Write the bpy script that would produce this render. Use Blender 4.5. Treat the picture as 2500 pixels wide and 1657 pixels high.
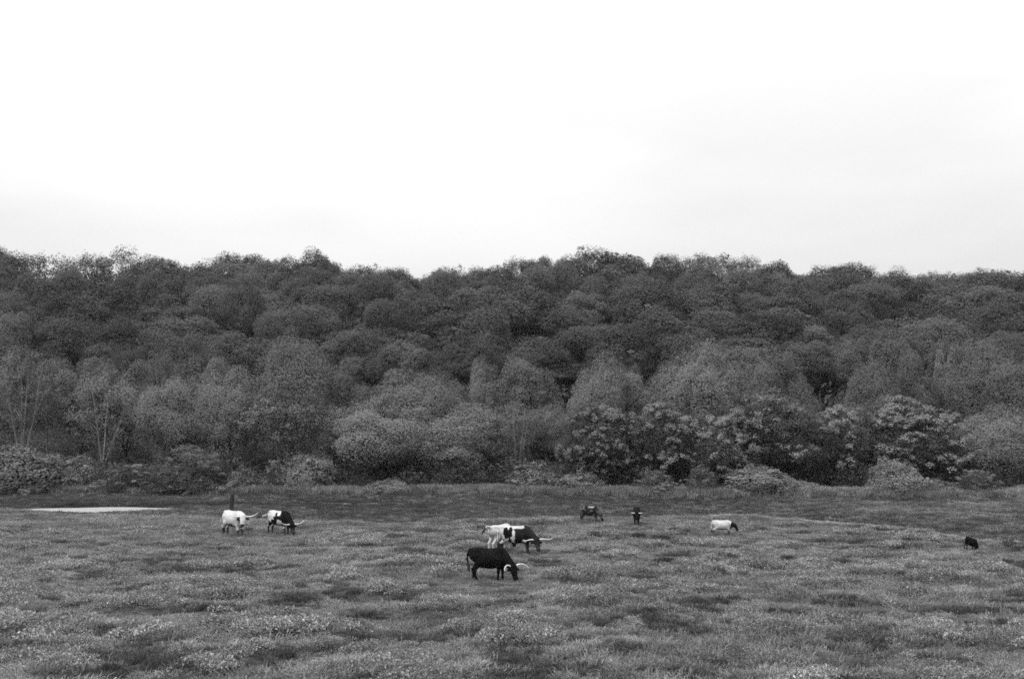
import bpy, math, random
import numpy as np
from mathutils import Vector

# ------------------------------------------------------------------ camera, sky, sun, exposure
for o in list(bpy.data.objects):
    bpy.data.objects.remove(o)
scn = bpy.context.scene
col = scn.collection
FPX, CX, CY, HORIZON, CAM_H = 2430.0, 1250.0, 828.5, 1030.0, 6.73
PITCH = math.atan((HORIZON - CY) / FPX)
cam_data = bpy.data.cameras.new('camera')
cam_data.sensor_width = 36.0
cam_data.lens = FPX / 2500.0 * 36.0
cam_data.clip_start = 0.5
cam_data.clip_end = 6000
cam = bpy.data.objects.new('camera', cam_data)
col.objects.link(cam)
cam.location = (0, 0, CAM_H)
cam.rotation_euler = (math.radians(90) + PITCH, 0, 0)
scn.camera = cam

SUN_DIR = Vector((-0.42, -0.30, 0.86)).normalized()
SUN_EL = math.asin(SUN_DIR.z)
SUN_AZ = math.atan2(SUN_DIR.x, SUN_DIR.y)
world = bpy.data.worlds.new('World')
scn.world = world
world.use_nodes = True
wn, wl = world.node_tree.nodes, world.node_tree.links
wn.clear()
w_out = wn.new('ShaderNodeOutputWorld')
w_bg = wn.new('ShaderNodeBackground'); w_bg.inputs['Strength'].default_value = 0.1
w_sky = wn.new('ShaderNodeTexSky'); w_sky.sky_type = 'NISHITA'; w_sky.sun_disc = False
w_sky.sun_elevation = SUN_EL; w_sky.sun_rotation = SUN_AZ; w_sky.dust_density = 4.0
w_bw = wn.new('ShaderNodeRGBToBW')
w_tc = wn.new('ShaderNodeTexCoord')
w_map = wn.new('ShaderNodeMapping'); w_map.inputs['Scale'].default_value = (1.0, 1.0, 3.4)
w_map.inputs['Location'].default_value = (2.3, 0.4, 1.1)
w_noise = wn.new('ShaderNodeTexNoise'); w_noise.inputs['Scale'].default_value = 1.7
w_noise.inputs['Detail'].default_value = 6.0; w_noise.inputs['Roughness'].default_value = 0.5
w_ramp = wn.new('ShaderNodeMapRange')
w_ramp.inputs['From Min'].default_value = 0.36; w_ramp.inputs['From Max'].default_value = 0.62
w_ramp.inputs['To Min'].default_value = 0.91; w_ramp.inputs['To Max'].default_value = 1.07
# overcast deck: luminance grows from horizon to zenith as (1 + 2 sin e) / 3
w_sep = wn.new('ShaderNodeSeparateXYZ'); wl.new(w_tc.outputs['Generated'], w_sep.inputs[0])
w_max = wn.new('ShaderNodeMath'); w_max.operation = 'MAXIMUM'; w_max.inputs[1].default_value = 0.0
wl.new(w_sep.outputs['Z'], w_max.inputs[0])
w_cie = wn.new('ShaderNodeMath'); w_cie.operation = 'MULTIPLY_ADD'
w_cie.inputs[1].default_value = 7.0; w_cie.inputs[2].default_value = 3.0
wl.new(w_max.outputs[0], w_cie.inputs[0])
w_deck = wn.new('ShaderNodeMath'); w_deck.operation = 'MULTIPLY'
wl.new(w_cie.outputs[0], w_deck.inputs[0]); wl.new(w_ramp.outputs[0], w_deck.inputs[1])
w_mix = wn.new('ShaderNodeMix'); w_mix.data_type = 'FLOAT'; w_mix.inputs[0].default_value = 0.9
wl.new(w_sky.outputs[0], w_bw.inputs[0])
wl.new(w_tc.outputs['Generated'], w_map.inputs[0]); wl.new(w_map.outputs[0], w_noise.inputs['Vector'])
wl.new(w_noise.outputs['Fac'], w_ramp.inputs['Value'])
wl.new(w_bw.outputs[0], w_mix.inputs[2]); wl.new(w_deck.outputs[0], w_mix.inputs[3])
wl.new(w_mix.outputs[0], w_bg.inputs['Color']); wl.new(w_bg.outputs[0], w_out.inputs['Surface'])

sun_data = bpy.data.lights.new('sun', 'SUN')
sun_data.energy = 1.1
sun_data.angle = math.radians(35)
sun_data.color = (1.0, 1.0, 1.0)          # the photograph is black and white
sun = bpy.data.objects.new('sun', sun_data)
col.objects.link(sun)
sun.rotation_euler = (-SUN_DIR).to_track_quat('-Z', 'Y').to_euler()
sun.location = (0, 0, 120)

vs = scn.view_settings
vs.view_transform = 'Standard'; vs.look = 'None'; vs.exposure = 1.15; vs.gamma = 1.0
vs.use_curve_mapping = False
cy = scn.cycles
cy.max_bounces = 6; cy.diffuse_bounces = 2; cy.glossy_bounces = 2; cy.transmission_bounces = 3
cy.transparent_max_bounces = 4; cy.volume_bounces = 1
cy.use_denoising = False
cy.filter_width = 1.7

# ------------------------------------------------------------------ helpers
rng = np.random.default_rng(7)
random.seed(7)


def hash2(ix, iy, seed):
    h = (ix.astype(np.int64) * 374761393 + iy.astype(np.int64) * 668265263 + seed * 2147483) & 0x7fffffff
    h = ((h ^ (h >> 13)) * 1274126177) & 0x7fffffff
    return ((h ^ (h >> 16)) & 0xffff) / 65535.0


def vnoise(x, y, seed=0):
    x = np.asarray(x, float); y = np.asarray(y, float)
    ix = np.floor(x); iy = np.floor(y)
    fx = x - ix; fy = y - iy
    fx = fx * fx * fx * (fx * (fx * 6 - 15) + 10); fy = fy * fy * fy * (fy * (fy * 6 - 15) + 10)
    a = hash2(ix, iy, seed); b = hash2(ix + 1, iy, seed)
    c = hash2(ix, iy + 1, seed); d = hash2(ix + 1, iy + 1, seed)
    return (a + (b - a) * fx) * (1 - fy) + (c + (d - c) * fx) * fy - 0.5


def fbm(x, y, seed=0, n=3):
    s = 0; amp = 1.0
    for i in range(n):
        s = s + amp * vnoise(x * 2 ** i + 17.3 * i, y * 2 ** i - 9.1 * i, seed + i)
        amp *= 0.5
    return s


def sstep(a, b, x):
    t = np.clip((x - a) / (b - a), 0, 1)
    return t * t * (3 - 2 * t)


BROW_X = np.array([-90, -40, -30, -20, -8, 0, 8, 17, 23.4, 26, 29, 34, 60])
BROW_Y = np.array([75, 73, 71.5, 70, 67, 69, 70.5, 71.5, 63.5, 57.5, 52.5, 48, 42])
PX, PY, PA, PB, PZ = -33.1, 80.0, 5.4, 2.8, -0.26        # pond


# grazed, flatter spots where the cattle stand (photograph pixels of their feet)
COW_PX = dict(white=(580, 1300), blotched=(700, 1296), wide=(1262, 1341), pale=(1216, 1338), black=(1198, 1414), roan=(1434, 1266),
              headon=(1551, 1277), blackhead=(1758, 1298), hollow=(2372, 1340))
COW_XY = {}
for k_, (a_, b_) in COW_PX.items():
    d_ = CAM_H / ((b_ - HORIZON) / FPX)
    COW_XY[k_] = ((a_ - CX) / FPX * d_, d_)


def grazed(x, y):
    g = np.zeros_like(np.asarray(x, float))
    for cx_, cy_ in COW_XY.values():
        g = np.maximum(g, np.exp(-(((x - cx_) / 2.2) ** 2 + ((y - cy_ + 1.0) / 2.6) ** 2)))
    return g


def height(x, y):
    x = np.asarray(x, float); y = np.asarray(y, float)
    near = 1 - sstep(58, 90, y)
    west = sstep(-13, -22, x) * sstep(55, 66, y)
    und = 0.40 * vnoise(x / 23, y / 19, 3) * (1 - sstep(95, 120, y)) * (1 - west)
    mound = fbm(x / 2.6, y / 1.7, 11, 3)
    rough = 0.45 + 1.1 * sstep(-0.25, 0.3, vnoise(x / 13, y / 9, 77))
    tus = (0.15 * mound + 0.07 * sstep(0.0, 0.3, mound)) * rough * (0.15 + 0.85 * near) + 0.07 * fbm(x / 0.9, y / 0.8, 21, 2)
    tus = tus * (1 - 0.85 * grazed(x, y))
    tus = tus * (1 - sstep(100, 118, y))
    by = np.interp(x, BROW_X, BROW_Y)
    into = y - by
    dip = -0.95 * (1 - 0.9 * west) * sstep(-1.5, 4.0, into) * (1 - sstep(9, 24, into)) * (1 - sstep(88, 97, y))
    lip = np.where(x > 14, 0.26, 0.07) * np.exp(-((into + 1.2) / 1.6) ** 2)
    r = np.sqrt(((x - PX) / (PA + 0.6)) ** 2 + ((y - PY) / (PB + 0.5)) ** 2)
    pond = sstep(1.30, 0.85, r)
    z = und + tus + dip + lip + 0.32 * sstep(86.5, 91.5, y + 0.04 * x)
    z = z * (1 - pond) + (PZ - 0.45) * pond
    hill = np.clip(y - 113, 0, None)
    ridge = 94 + 6 * vnoise(x / 70, y * 0, 5)
    hz = 25.0 * np.clip(hill / ridge, 0, 1) ** 1.02
    hz = np.where(hill < ridge, hz, 25.0 + 1.2 * (1 - np.exp(-(hill - ridge) / 25)))
    hz = hz + 1.6 * vnoise(x / 45, y / 45, 8) * sstep(0, 40, hill)
    return z + hz


def hgt(x, y):
    return float(height(np.array([x]), np.array([y]))[0])


def ray(px, py):
    u = (px - CX) / FPX; v = -(py - CY) / FPX
    return np.array([u, math.cos(PITCH) - v * math.sin(PITCH), math.sin(PITCH) + v * math.cos(PITCH)])


def at(px, py, d):
    """point seen at photograph pixel (px, py) that stands d metres away"""
    r = ray(px, py)
    r = r / r[1] * d
    return np.array([r[0], d, CAM_H + r[2]])


def make_mesh(name, verts, faces, smooth=False):
    verts = np.ascontiguousarray(verts, np.float32)
    faces = np.ascontiguousarray(faces, np.int32)
    me = bpy.data.meshes.new(name)
    n, k = faces.shape
    me.vertices.add(len(verts)); me.vertices.foreach_set('co', verts.ravel())
    me.loops.add(n * k); me.loops.foreach_set('vertex_index', faces.ravel())
    me.polygons.add(n)
    me.polygons.foreach_set('loop_start', np.arange(0, n * k, k, dtype=np.int32))
    me.polygons.foreach_set('use_smooth', np.full(n, smooth))
    me.update(calc_edges=True)
    return me


def link(name, me, mat=None, parent=None):
    o = bpy.data.objects.new(name, me)
    col.objects.link(o)
    if mat is not None and me is not None and not me.materials:
        me.materials.append(mat)
    if parent is not None:
        o.parent = parent
    return o


def empty(name, loc):
    o = bpy.data.objects.new(name, None)
    o.empty_display_size = 0.5
    col.objects.link(o); o.location = loc
    return o


def tag(o, label=None, cat=None, group=None, kind=None):
    if label: o['label'] = label
    if cat: o['category'] = cat
    if group: o['group'] = group
    if kind: o['kind'] = kind
    return o


# ------------------------------------------------------------------ materials (all grey: black-and-white film)
def new_mat(name):
    m = bpy.data.materials.new(name); m.use_nodes = True
    nt = m.node_tree; nt.nodes.clear()
    out = nt.nodes.new('ShaderNodeOutputMaterial')
    return m, nt.nodes, nt.links, out


def math_node(n, l, op, a, b=None):
    q = n.new('ShaderNodeMath'); q.operation = op
    for i, v in enumerate((a, b)):
        if v is None: continue
        if isinstance(v, (int, float)): q.inputs[i].default_value = v
        else: l.new(v, q.inputs[i])
    return q.outputs[0]


def leaf_mat(name, base, spread=0.35, noise=0.35, scale=0.55, trans=0.3):
    """leaf: diffuse + some light through it; tone differs per plant and per clump"""
    m, n, l, out = new_mat(name)
    info = n.new('ShaderNodeObjectInfo')
    geo = n.new('ShaderNodeNewGeometry')
    nz = n.new('ShaderNodeTexNoise'); nz.inputs['Scale'].default_value = scale; nz.inputs['Detail'].default_value = 3
    l.new(geo.outputs['Position'], nz.inputs['Vector'])
    a = math_node(n, l, 'MULTIPLY_ADD', info.outputs['Random'], spread); a.node.inputs[2].default_value = 1 - spread / 2
    b = math_node(n, l, 'MULTIPLY_ADD', nz.outputs['Fac'], noise * 2); b.node.inputs[2].default_value = 1 - noise
    c = math_node(n, l, 'MULTIPLY_ADD', geo.outputs['Random Per Island'], 0.3); c.node.inputs[2].default_value = 0.85
    v = math_node(n, l, 'MULTIPLY', math_node(n, l, 'MULTIPLY', math_node(n, l, 'MULTIPLY', a, b), c), base)
    d = n.new('ShaderNodeBsdfDiffuse'); t = n.new('ShaderNodeBsdfTranslucent')
    l.new(v, d.inputs['Color']); l.new(v, t.inputs['Color'])
    mx = n.new('ShaderNodeMixShader'); mx.inputs[0].default_value = trans
    l.new(d.outputs[0], mx.inputs[1]); l.new(t.outputs[0], mx.inputs[2])
    l.new(mx.outputs[0], out.inputs['Surface'])
    return m


def bark_mat(name, lo, hi, scale=3.0):
    m, n, l, out = new_mat(name)
    tc = n.new('ShaderNodeTexCoord')
    mp = n.new('ShaderNodeMapping'); mp.inputs['Scale'].default_value = (1, 1, 0.25)
    nz = n.new('ShaderNodeTexNoise'); nz.inputs['Scale'].default_value = scale; nz.inputs['Detail'].default_value = 5
    l.new(tc.outputs['Object'], mp.inputs[0]); l.new(mp.outputs[0], nz.inputs['Vector'])
    mr = n.new('ShaderNodeMapRange'); mr.inputs['From Min'].default_value = 0.3; mr.inputs['From Max'].default_value = 0.7
    mr.inputs['To Min'].default_value = lo; mr.inputs['To Max'].default_value = hi
    l.new(nz.outputs['Fac'], mr.inputs['Value'])
    b = n.new('ShaderNodeBsdfPrincipled'); b.inputs['Roughness'].default_value = 0.9
    b.inputs['Specular IOR Level'].default_value = 0.1
    bp = n.new('ShaderNodeBump'); bp.inputs['Strength'].default_value = 0.6; bp.inputs['Distance'].default_value = 0.05
    l.new(nz.outputs['Fac'], bp.inputs['Height']); l.new(bp.outputs[0], b.inputs['Normal'])
    l.new(mr.outputs[0], b.inputs['Base Color']); l.new(b.outputs[0], out.inputs['Surface'])
    return m


def ground_mat():
    m, n, l, out = new_mat('earth_and_turf')
    geo = n.new('ShaderNodeNewGeometry')
    z1 = n.new('ShaderNodeTexNoise'); z1.inputs['Scale'].default_value = 0.22; z1.inputs['Detail'].default_value = 8
    z2 = n.new('ShaderNodeTexNoise'); z2.inputs['Scale'].default_value = 4.5; z2.inputs['Detail'].default_value = 6
    l.new(geo.outputs['Position'], z1.inputs['Vector']); l.new(geo.outputs['Position'], z2.inputs['Vector'])
    s = math_node(n, l, 'ADD', z1.outputs['Fac'], z2.outputs['Fac'])
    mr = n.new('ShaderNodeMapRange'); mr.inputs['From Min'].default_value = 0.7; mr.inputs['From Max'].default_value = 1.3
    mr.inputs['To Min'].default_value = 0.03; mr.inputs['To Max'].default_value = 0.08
    l.new(s, mr.inputs['Value'])
    b = n.new('ShaderNodeBsdfDiffuse'); l.new(mr.outputs[0], b.inputs['Color'])
    bp = n.new('ShaderNodeBump'); bp.inputs['Strength'].default_value = 0.8; bp.inputs['Distance'].default_value = 0.1
    l.new(z2.outputs['Fac'], bp.inputs['Height']); l.new(bp.outputs[0], b.inputs['Normal'])
    l.new(b.outputs[0], out.inputs['Surface'])
    return m


def grass_mat(name, base, patch=0.45, scale=0.16, blade=0.7):
    m, n, l, out = new_mat(name)
    geo = n.new('ShaderNodeNewGeometry'); info = n.new('ShaderNodeObjectInfo')
    mp = n.new('ShaderNodeMapping'); mp.inputs['Scale'].default_value = (1, 1.6, 0.2)
    z1 = n.new('ShaderNodeTexNoise'); z1.inputs['Scale'].default_value = scale; z1.inputs['Detail'].default_value = 5
    z1.inputs['Roughness'].default_value = 0.6
    l.new(geo.outputs['Position'], mp.inputs[0]); l.new(mp.outputs[0], z1.inputs['Vector'])
    mr = n.new('ShaderNodeMapRange'); mr.inputs['From Min'].default_value = 0.3; mr.inputs['From Max'].default_value = 0.7
    mr.inputs['To Min'].default_value = 1 - patch; mr.inputs['To Max'].default_value = 1 + patch
    l.new(z1.outputs['Fac'], mr.inputs['Value'])
    a = math_node(n, l, 'MULTIPLY_ADD', info.outputs['Random'], 0.6); a.node.inputs[2].default_value = 0.7
    c = math_node(n, l, 'MULTIPLY_ADD', geo.outputs['Random Per Island'], blade); c.node.inputs[2].default_value = 1 - blade / 2
    v = math_node(n, l, 'MULTIPLY', math_node(n, l, 'MULTIPLY', math_node(n, l, 'MULTIPLY', mr.outputs[0], a), c), base)
    d = n.new('ShaderNodeBsdfDiffuse'); t = n.new('ShaderNodeBsdfTranslucent')
    l.new(v, d.inputs['Color']); l.new(v, t.inputs['Color'])
    mx = n.new('ShaderNodeMixShader'); mx.inputs[0].default_value = 0.35
    l.new(d.outputs[0], mx.inputs[1]); l.new(t.outputs[0], mx.inputs[2]); l.new(mx.outputs[0], out.inputs['Surface'])
    return m


def coat_mat():
    m, n, l, out = new_mat('cow_coat')
    at_ = n.new('ShaderNodeAttribute'); at_.attribute_name = 'coat'
    tc = n.new('ShaderNodeTexCoord')
    nz = n.new('ShaderNodeTexNoise'); nz.inputs['Scale'].default_value = 14; nz.inputs['Detail'].default_value = 5
    l.new(tc.outputs['Object'], nz.inputs['Vector'])
    n2 = n.new('ShaderNodeTexNoise'); n2.inputs['Scale'].default_value = 3.2; n2.inputs['Detail'].default_value = 4
    l.new(tc.outputs['Object'], n2.inputs['Vector'])
    k = math_node(n, l, 'MULTIPLY_ADD', nz.outputs['Fac'], 0.5); k.node.inputs[2].default_value = 0.75
    k2 = math_node(n, l, 'MULTIPLY_ADD', n2.outputs['Fac'], 1.1); k2.node.inputs[2].default_value = 0.45
    v = math_node(n, l, 'MULTIPLY', math_node(n, l, 'MULTIPLY', at_.outputs['Fac'], k), k2)
    b = n.new('ShaderNodeBsdfPrincipled'); b.inputs['Roughness'].default_value = 0.85
    b.inputs['Specular IOR Level'].default_value = 0.03
    bp = n.new('ShaderNodeBump'); bp.inputs['Strength'].default_value = 0.3; bp.inputs['Distance'].default_value = 0.02
    l.new(nz.outputs['Fac'], bp.inputs['Height']); l.new(bp.outputs[0], b.inputs['Normal'])
    l.new(v, b.inputs['Base Color']); l.new(b.outputs[0], out.inputs['Surface'])
    return m


def horn_mat():
    m, n, l, out = new_mat('horn')
    tc = n.new('ShaderNodeTexCoord')
    nz = n.new('ShaderNodeTexNoise'); nz.inputs['Scale'].default_value = 8
    l.new(tc.outputs['Object'], nz.inputs['Vector'])
    mr = n.new('ShaderNodeMapRange'); mr.inputs['To Min'].default_value = 0.45; mr.inputs['To Max'].default_value = 0.8
    l.new(nz.outputs['Fac'], mr.inputs['Value'])
    b = n.new('ShaderNodeBsdfPrincipled'); b.inputs['Roughness'].default_value = 0.45
    l.new(mr.outputs[0], b.inputs['Base Color']); l.new(b.outputs[0], out.inputs['Surface'])
    return m


def plain_mat(name, v, rough=0.6):
    m, n, l, out = new_mat(name)
    tc = n.new('ShaderNodeTexCoord')
    nz = n.new('ShaderNodeTexNoise'); nz.inputs['Scale'].default_value = 9
    l.new(tc.outputs['Object'], nz.inputs['Vector'])
    k = math_node(n, l, 'MULTIPLY_ADD', nz.outputs['Fac'], v); k.node.inputs[2].default_value = v * 0.5
    b = n.new('ShaderNodeBsdfPrincipled'); b.inputs['Roughness'].default_value = rough
    l.new(k, b.inputs['Base Color']); l.new(b.outputs[0], out.inputs['Surface'])
    return m


def water_mat():
    m, n, l, out = new_mat('sky_pale_water')
    geo = n.new('ShaderNodeNewGeometry')
    mp = n.new('ShaderNodeMapping'); mp.inputs['Scale'].default_value = (1.2, 4.0, 1)
    nz = n.new('ShaderNodeTexNoise'); nz.inputs['Scale'].default_value = 1.6; nz.inputs['Detail'].default_value = 4
    l.new(geo.outputs['Position'], mp.inputs[0]); l.new(mp.outputs[0], nz.inputs['Vector'])
    b = n.new('ShaderNodeBsdfPrincipled')
    b.inputs['Base Color'].default_value = (0.36, 0.36, 0.36, 1); b.inputs['IOR'].default_value = 1.33  # pale base colour paints in part of the bright sky reflection
    b.inputs['Roughness'].default_value = 0.32
    bp = n.new('ShaderNodeBump'); bp.inputs['Strength'].default_value = 0.7; bp.inputs['Distance'].default_value = 0.08
    l.new(nz.outputs['Fac'], bp.inputs['Height']); l.new(bp.outputs[0], b.inputs['Normal'])
    l.new(b.outputs[0], out.inputs['Surface'])
    return m


M = dict(
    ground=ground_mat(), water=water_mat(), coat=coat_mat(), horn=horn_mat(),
    eye=plain_mat('eye_black', 0.01, 0.2),
    hill_leaf=leaf_mat('hill_leaf', 0.104, 0.55, 0.2, 0.12, 0.15),
    wood_leaf=leaf_mat('edge_leaf', 0.160, 0.45, 0.2, 0.3, 0.15),
    shade_leaf=leaf_mat('shade_leaf', 0.08, 0.3, 0.3, 0.6),  # dark tone paints shade between the pale leaf sprays
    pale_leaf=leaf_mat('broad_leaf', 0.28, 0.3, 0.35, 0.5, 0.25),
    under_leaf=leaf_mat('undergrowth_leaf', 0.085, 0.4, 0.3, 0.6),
    bush_leaf=leaf_mat('bush_leaf', 0.215, 0.35, 0.35, 0.8),
    bark_dark=bark_mat('dark_bark', 0.03, 0.09), bark_pale=bark_mat('pale_bark', 0.14, 0.34),
    post=bark_mat('weathered_wood', 0.02, 0.05, 6),
    grass=grass_mat('meadow_grass', 0.23, 0.35), weed=grass_mat('weed_leaf', 0.285, 0.35, 0.35, 1.4),
    brow=grass_mat('brow_grass', 0.34, 0.2), shade_and_rush=grass_mat('shade_and_rush', 0.09, 0.3), turf=grass_mat('turf', 0.105, 0.4), fringe=grass_mat('fringe_grass', 0.24, 0.3),  # darkest blade tone also paints shade in the sward gaps
    track=plain_mat('trodden_earth', 0.15, 0.9),
)

# ------------------------------------------------------------------ ground, pond, track
def graded(a, lo, hi, b, fine, grow):
    xs = list(np.arange(lo, hi + 1e-6, fine))
    s = fine
    while xs[-1] < b:
        s *= grow; xs.append(xs[-1] + s)
    s = fine
    while xs[0] > a:
        s *= grow; xs.insert(0, xs[0] - s)
    return np.array(xs)


gx = graded(-1500, -52, 52, 1500, 0.4, 1.16)
gy = graded(-600, 20, 100, 2600, 0.35, 1.13)
GX, GY = np.meshgrid(gx, gy, indexing='ij')
GZ = height(GX, GY)
nxg, nyg = GX.shape
idx = np.arange(nxg * nyg).reshape(nxg, nyg)
quads = np.stack([idx[:-1, :-1], idx[1:, :-1], idx[1:, 1:], idx[:-1, 1:]], -1).reshape(-1, 4)
gme = make_mesh('ground', np.stack([GX, GY, GZ], -1).reshape(-1, 3), quads, True)
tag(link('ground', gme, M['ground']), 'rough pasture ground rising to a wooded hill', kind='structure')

a_ = np.linspace(0, 2 * np.pi, 97)[:-1]
pr = 1 + 0.10 * np.sin(2 * a_ + 1) + 0.06 * np.sin(5 * a_ + .4)
rings = [np.stack([PX + PA * 1.12 * s * pr * np.cos(a_), PY + PB * 1.12 * s * pr * np.sin(a_), np.full(96, PZ)], -1) for s in (0.02, .35, .7, 1.0)]
pv = np.concatenate(rings)
pf = [(k * 96 + i, k * 96 + (i + 1) % 96, (k + 1) * 96 + (i + 1) % 96, (k + 1) * 96 + i) for k in range(3) for i in range(96)]
tag(link('pond_water', make_mesh('pond_water', pv, np.array(pf), True), M['water']), 'small bright pond in the pasture hollow', kind='structure')


def track_strip(name, pts, w):
    pts = np.array(pts, float)
    t = np.linspace(0, 1, len(pts)); q = np.linspace(0, 1, 120)
    x = np.interp(q, t, pts[:, 0]); y = np.interp(q, t, pts[:, 1])
    y = y + 0.25 * vnoise(q * 14, q * 0, 4)
    L = []
    for i in range(120):
        for s in (-1, -.4, .4, 1):
            yy = y[i] + s * w / 2
            L.append((x[i], yy, hgt(x[i], yy) + 0.03 - 0.05 * abs(s) ** 3))
    f = [(i * 4 + j, (i + 1) * 4 + j, (i + 1) * 4 + j + 1, i * 4 + j + 1) for i in range(119) for j in range(3)]
    return link(name, make_mesh(name, np.array(L), np.array(f), True), M['track'])


TRACK = [(-30, 87.0), (-22, 87.4), (-17, 87.2), (-11.5, 86.6)]
tag(track_strip('cattle_path', TRACK, 0.5), 'thin pale trodden cattle path behind the pond', kind='structure')

# ------------------------------------------------------------------ vegetation meshes
def rand_dirs(n):
    v = rng.normal(size=(n, 3))
    return v / np.linalg.norm(v, axis=1, keepdims=True)


def leaf_quads(c, nrm, size, aspect=0.6):
    """one pointed quad leaf per centre, facing nrm"""
    n = len(c)
    t = rand_dirs(n); t = t - (t * nrm).sum(1, keepdims=True) * nrm
    t /= np.linalg.norm(t, axis=1, keepdims=True) + 1e-9
    b = np.cross(nrm, t)
    s = np.asarray(size).reshape(-1, 1) * 0.5
    fold = nrm * s * 0.25
    v = np.stack([c - t * s, c + b * s * aspect - t * s * 0.1 + fold, c + t * s, c - b * s * aspect - t * s * 0.1 + fold], 1)
    return v.reshape(-1, 3), np.arange(4 * n).reshape(n, 4)


def tube(path, radii, sides=6):
    path = np.array(path, float)
    V = []
    for i, p in enumerate(path):
        d = path[min(i + 1, len(path) - 1)] - path[max(i - 1, 0)]
        d = d / (np.linalg.norm(d) + 1e-9)
        u = np.cross(d, [0.31, 0.9, 0.2]); u /= np.linalg.norm(u); w = np.cross(d, u)
        for k in range(sides):
            a = 2 * math.pi * k / sides
            V.append(p + radii[i] * (math.cos(a) * u + math.sin(a) * w))
    F = [(i * sides + k, i * sides + (k + 1) % sides, (i + 1) * sides + (k + 1) % sides, (i + 1) * sides + k)
         for i in range(len(path) - 1) for k in range(sides)]
    return np.array(V), np.array(F)


def join(parts):
    V, F, o = [], [], 0
    for v, f in parts:
        V.append(v); F.append(f + o); o += len(v)
    return np.concatenate(V), np.concatenate(F)


def limb(a, b, r0, r1, sag=0.12, seg=5):
    a = np.array(a, float); b = np.array(b, float)
    L = np.linalg.norm(b - a)
    mid = rng.normal(size=3) * L * sag * 0.5
    q = np.linspace(0, 1, seg)
    p = a + (b - a) * q[:, None] + np.outer(np.sin(q * np.pi), mid) + np.outer(q * (1 - q), [0, 0, L * 0.35])
    return tube(p, r0 + (r1 - r0) * q, 6)


def lobes_for(W, z0, z1, n, rmin, rmax, shape):
    """lobe centres and radii filling a crown of width W between z0 and z1"""
    C, R = [], []
    H = z1 - z0
    tries = 0
    while len(C) < n and tries < 4000:
        tries += 1
        u = rng.random() ** 0.8
        r = W * rng.uniform(rmin, rmax)
        if shape == 'dome': prof = math.sqrt(max(0.0, 1 - (max(u - 0.35, 0) / 0.68) ** 2)) * (0.72 + 0.8 * min(u, .35))
        elif shape == 'tall': prof = math.sin(math.pi * min(max(u * 0.86 + 0.12, 0), 1)) ** 0.7
        elif shape == 'fan': prof = 0.45 + 0.6 * u - 0.55 * max(u - 0.72, 0) / 0.28
        else: prof = math.sqrt(max(0.0, 1 - (max(u - 0.2, 0) / 0.82) ** 2))
        rr = max(0.0, prof * W / 2 - r * 0.8)
        rad = rr * (rng.random() ** 0.45)
        a = rng.random() * 2 * math.pi
        z = z0 + r * 0.7 + u * max(H - 1.7 * r, 0.1)
        c = np.array([rad * math.cos(a), rad * math.sin(a), z])
        if all(np.linalg.norm(c - q) > 0.55 * (r + s) * 0.8 for q, s in zip(C, R)):
            C.append(c); R.append(r)
    return np.array(C), np.array(R)


def dome_lobes(W, z0, z1, n, r_lo, r_hi, squash=1.0, top=0.62):
    """one big body with many shallow lobes set into its surface: a closed, domed crown"""
    zc = z0 + (z1 - z0) * (1 - top)
    up, dn, hw = z1 - zc, zc - z0, W / 2
    C, R = [], []
    tries = 0
    while len(C) < n and tries < 6000:
        tries += 1
        d = rand_dirs(1)[0]
        if d[2] < -0.75: continue
        r = W * rng.uniform(r_lo, r_hi)
        lean = 1 + 0.13 * math.sin(3 * math.atan2(d[1], d[0]) + W) + 0.10 * math.sin(5 * math.atan2(d[1], d[0]) + 2 * W)
        k = rng.uniform(0.82, 1.08)
        c = np.array([d[0] * (hw - r) * lean * k, d[1] * (hw - r) * lean * k, zc + d[2] * ((up if d[2] > 0 else dn) - r * 0.9) * k])
        if all(np.linalg.norm(c - q) > 0.62 * (r + s_) for q, s_ in zip(C, R)):
            C.append(c); R.append(r)
    return np.array(C), np.array(R)


def crown_leaves(C, R, n, size, sub=22, fluff=0.16, up=0.25, flat=0.85, under=0.35, mid=None):
    """leaf quads in clumps over the outside of each lobe"""
    w = R ** 2 / (R ** 2).sum()
    mid_ = np.array([0, 0, C[:, 2].min() * 0.55 + C[:, 2].max() * 0.45])
    out_c, out_n = [], []
    for c, r, ww in zip(C, R, w):
        k = max(6, int(sub))
        d = rand_dirs(k * 3)
        d = d[rng.random(len(d)) < np.where(d[:, 2] > -0.1, 1.0, under)][:k]
        cc = c + d * r * rng.uniform(0.78, 1.02, (len(d), 1)) * np.array([1, 1, flat])
        keep = np.ones(len(cc), bool)
        for c2, r2 in zip(C, R):
            if c2 is c: continue
            keep &= np.linalg.norm((cc - c2) / np.array([1, 1, flat]), axis=1) > r2 * 0.72
        cc = cc[keep]; d = d[keep]
        if not len(cc): continue
        m = max(1, int(n * ww * (0.35 + 0.65 * keep.mean())))
        j = rng.integers(0, len(cc), m)
        off = rand_dirs(m) * (rng.random((m, 1)) ** 0.5) * r * (fluff * 2.1)
        off[:, 2] *= 0.75
        p = cc[j] + off
        g = p - mid_; g /= np.linalg.norm(g, axis=1, keepdims=True) + 1e-9
        nn = g * 0.55 + d[j] * 0.5 + off / (r * fluff * 2.1) * 0.25 + rand_dirs(m) * 0.36 + np.array([0, 0, up])
        nn /= np.linalg.norm(nn, axis=1, keepdims=True)
        out_c.append(p); out_n.append(nn)
    p = np.concatenate(out_c); nn = np.concatenate(out_n)
    return leaf_quads(p, nn, size * rng.uniform(0.6, 1.35, len(p)))


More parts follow.
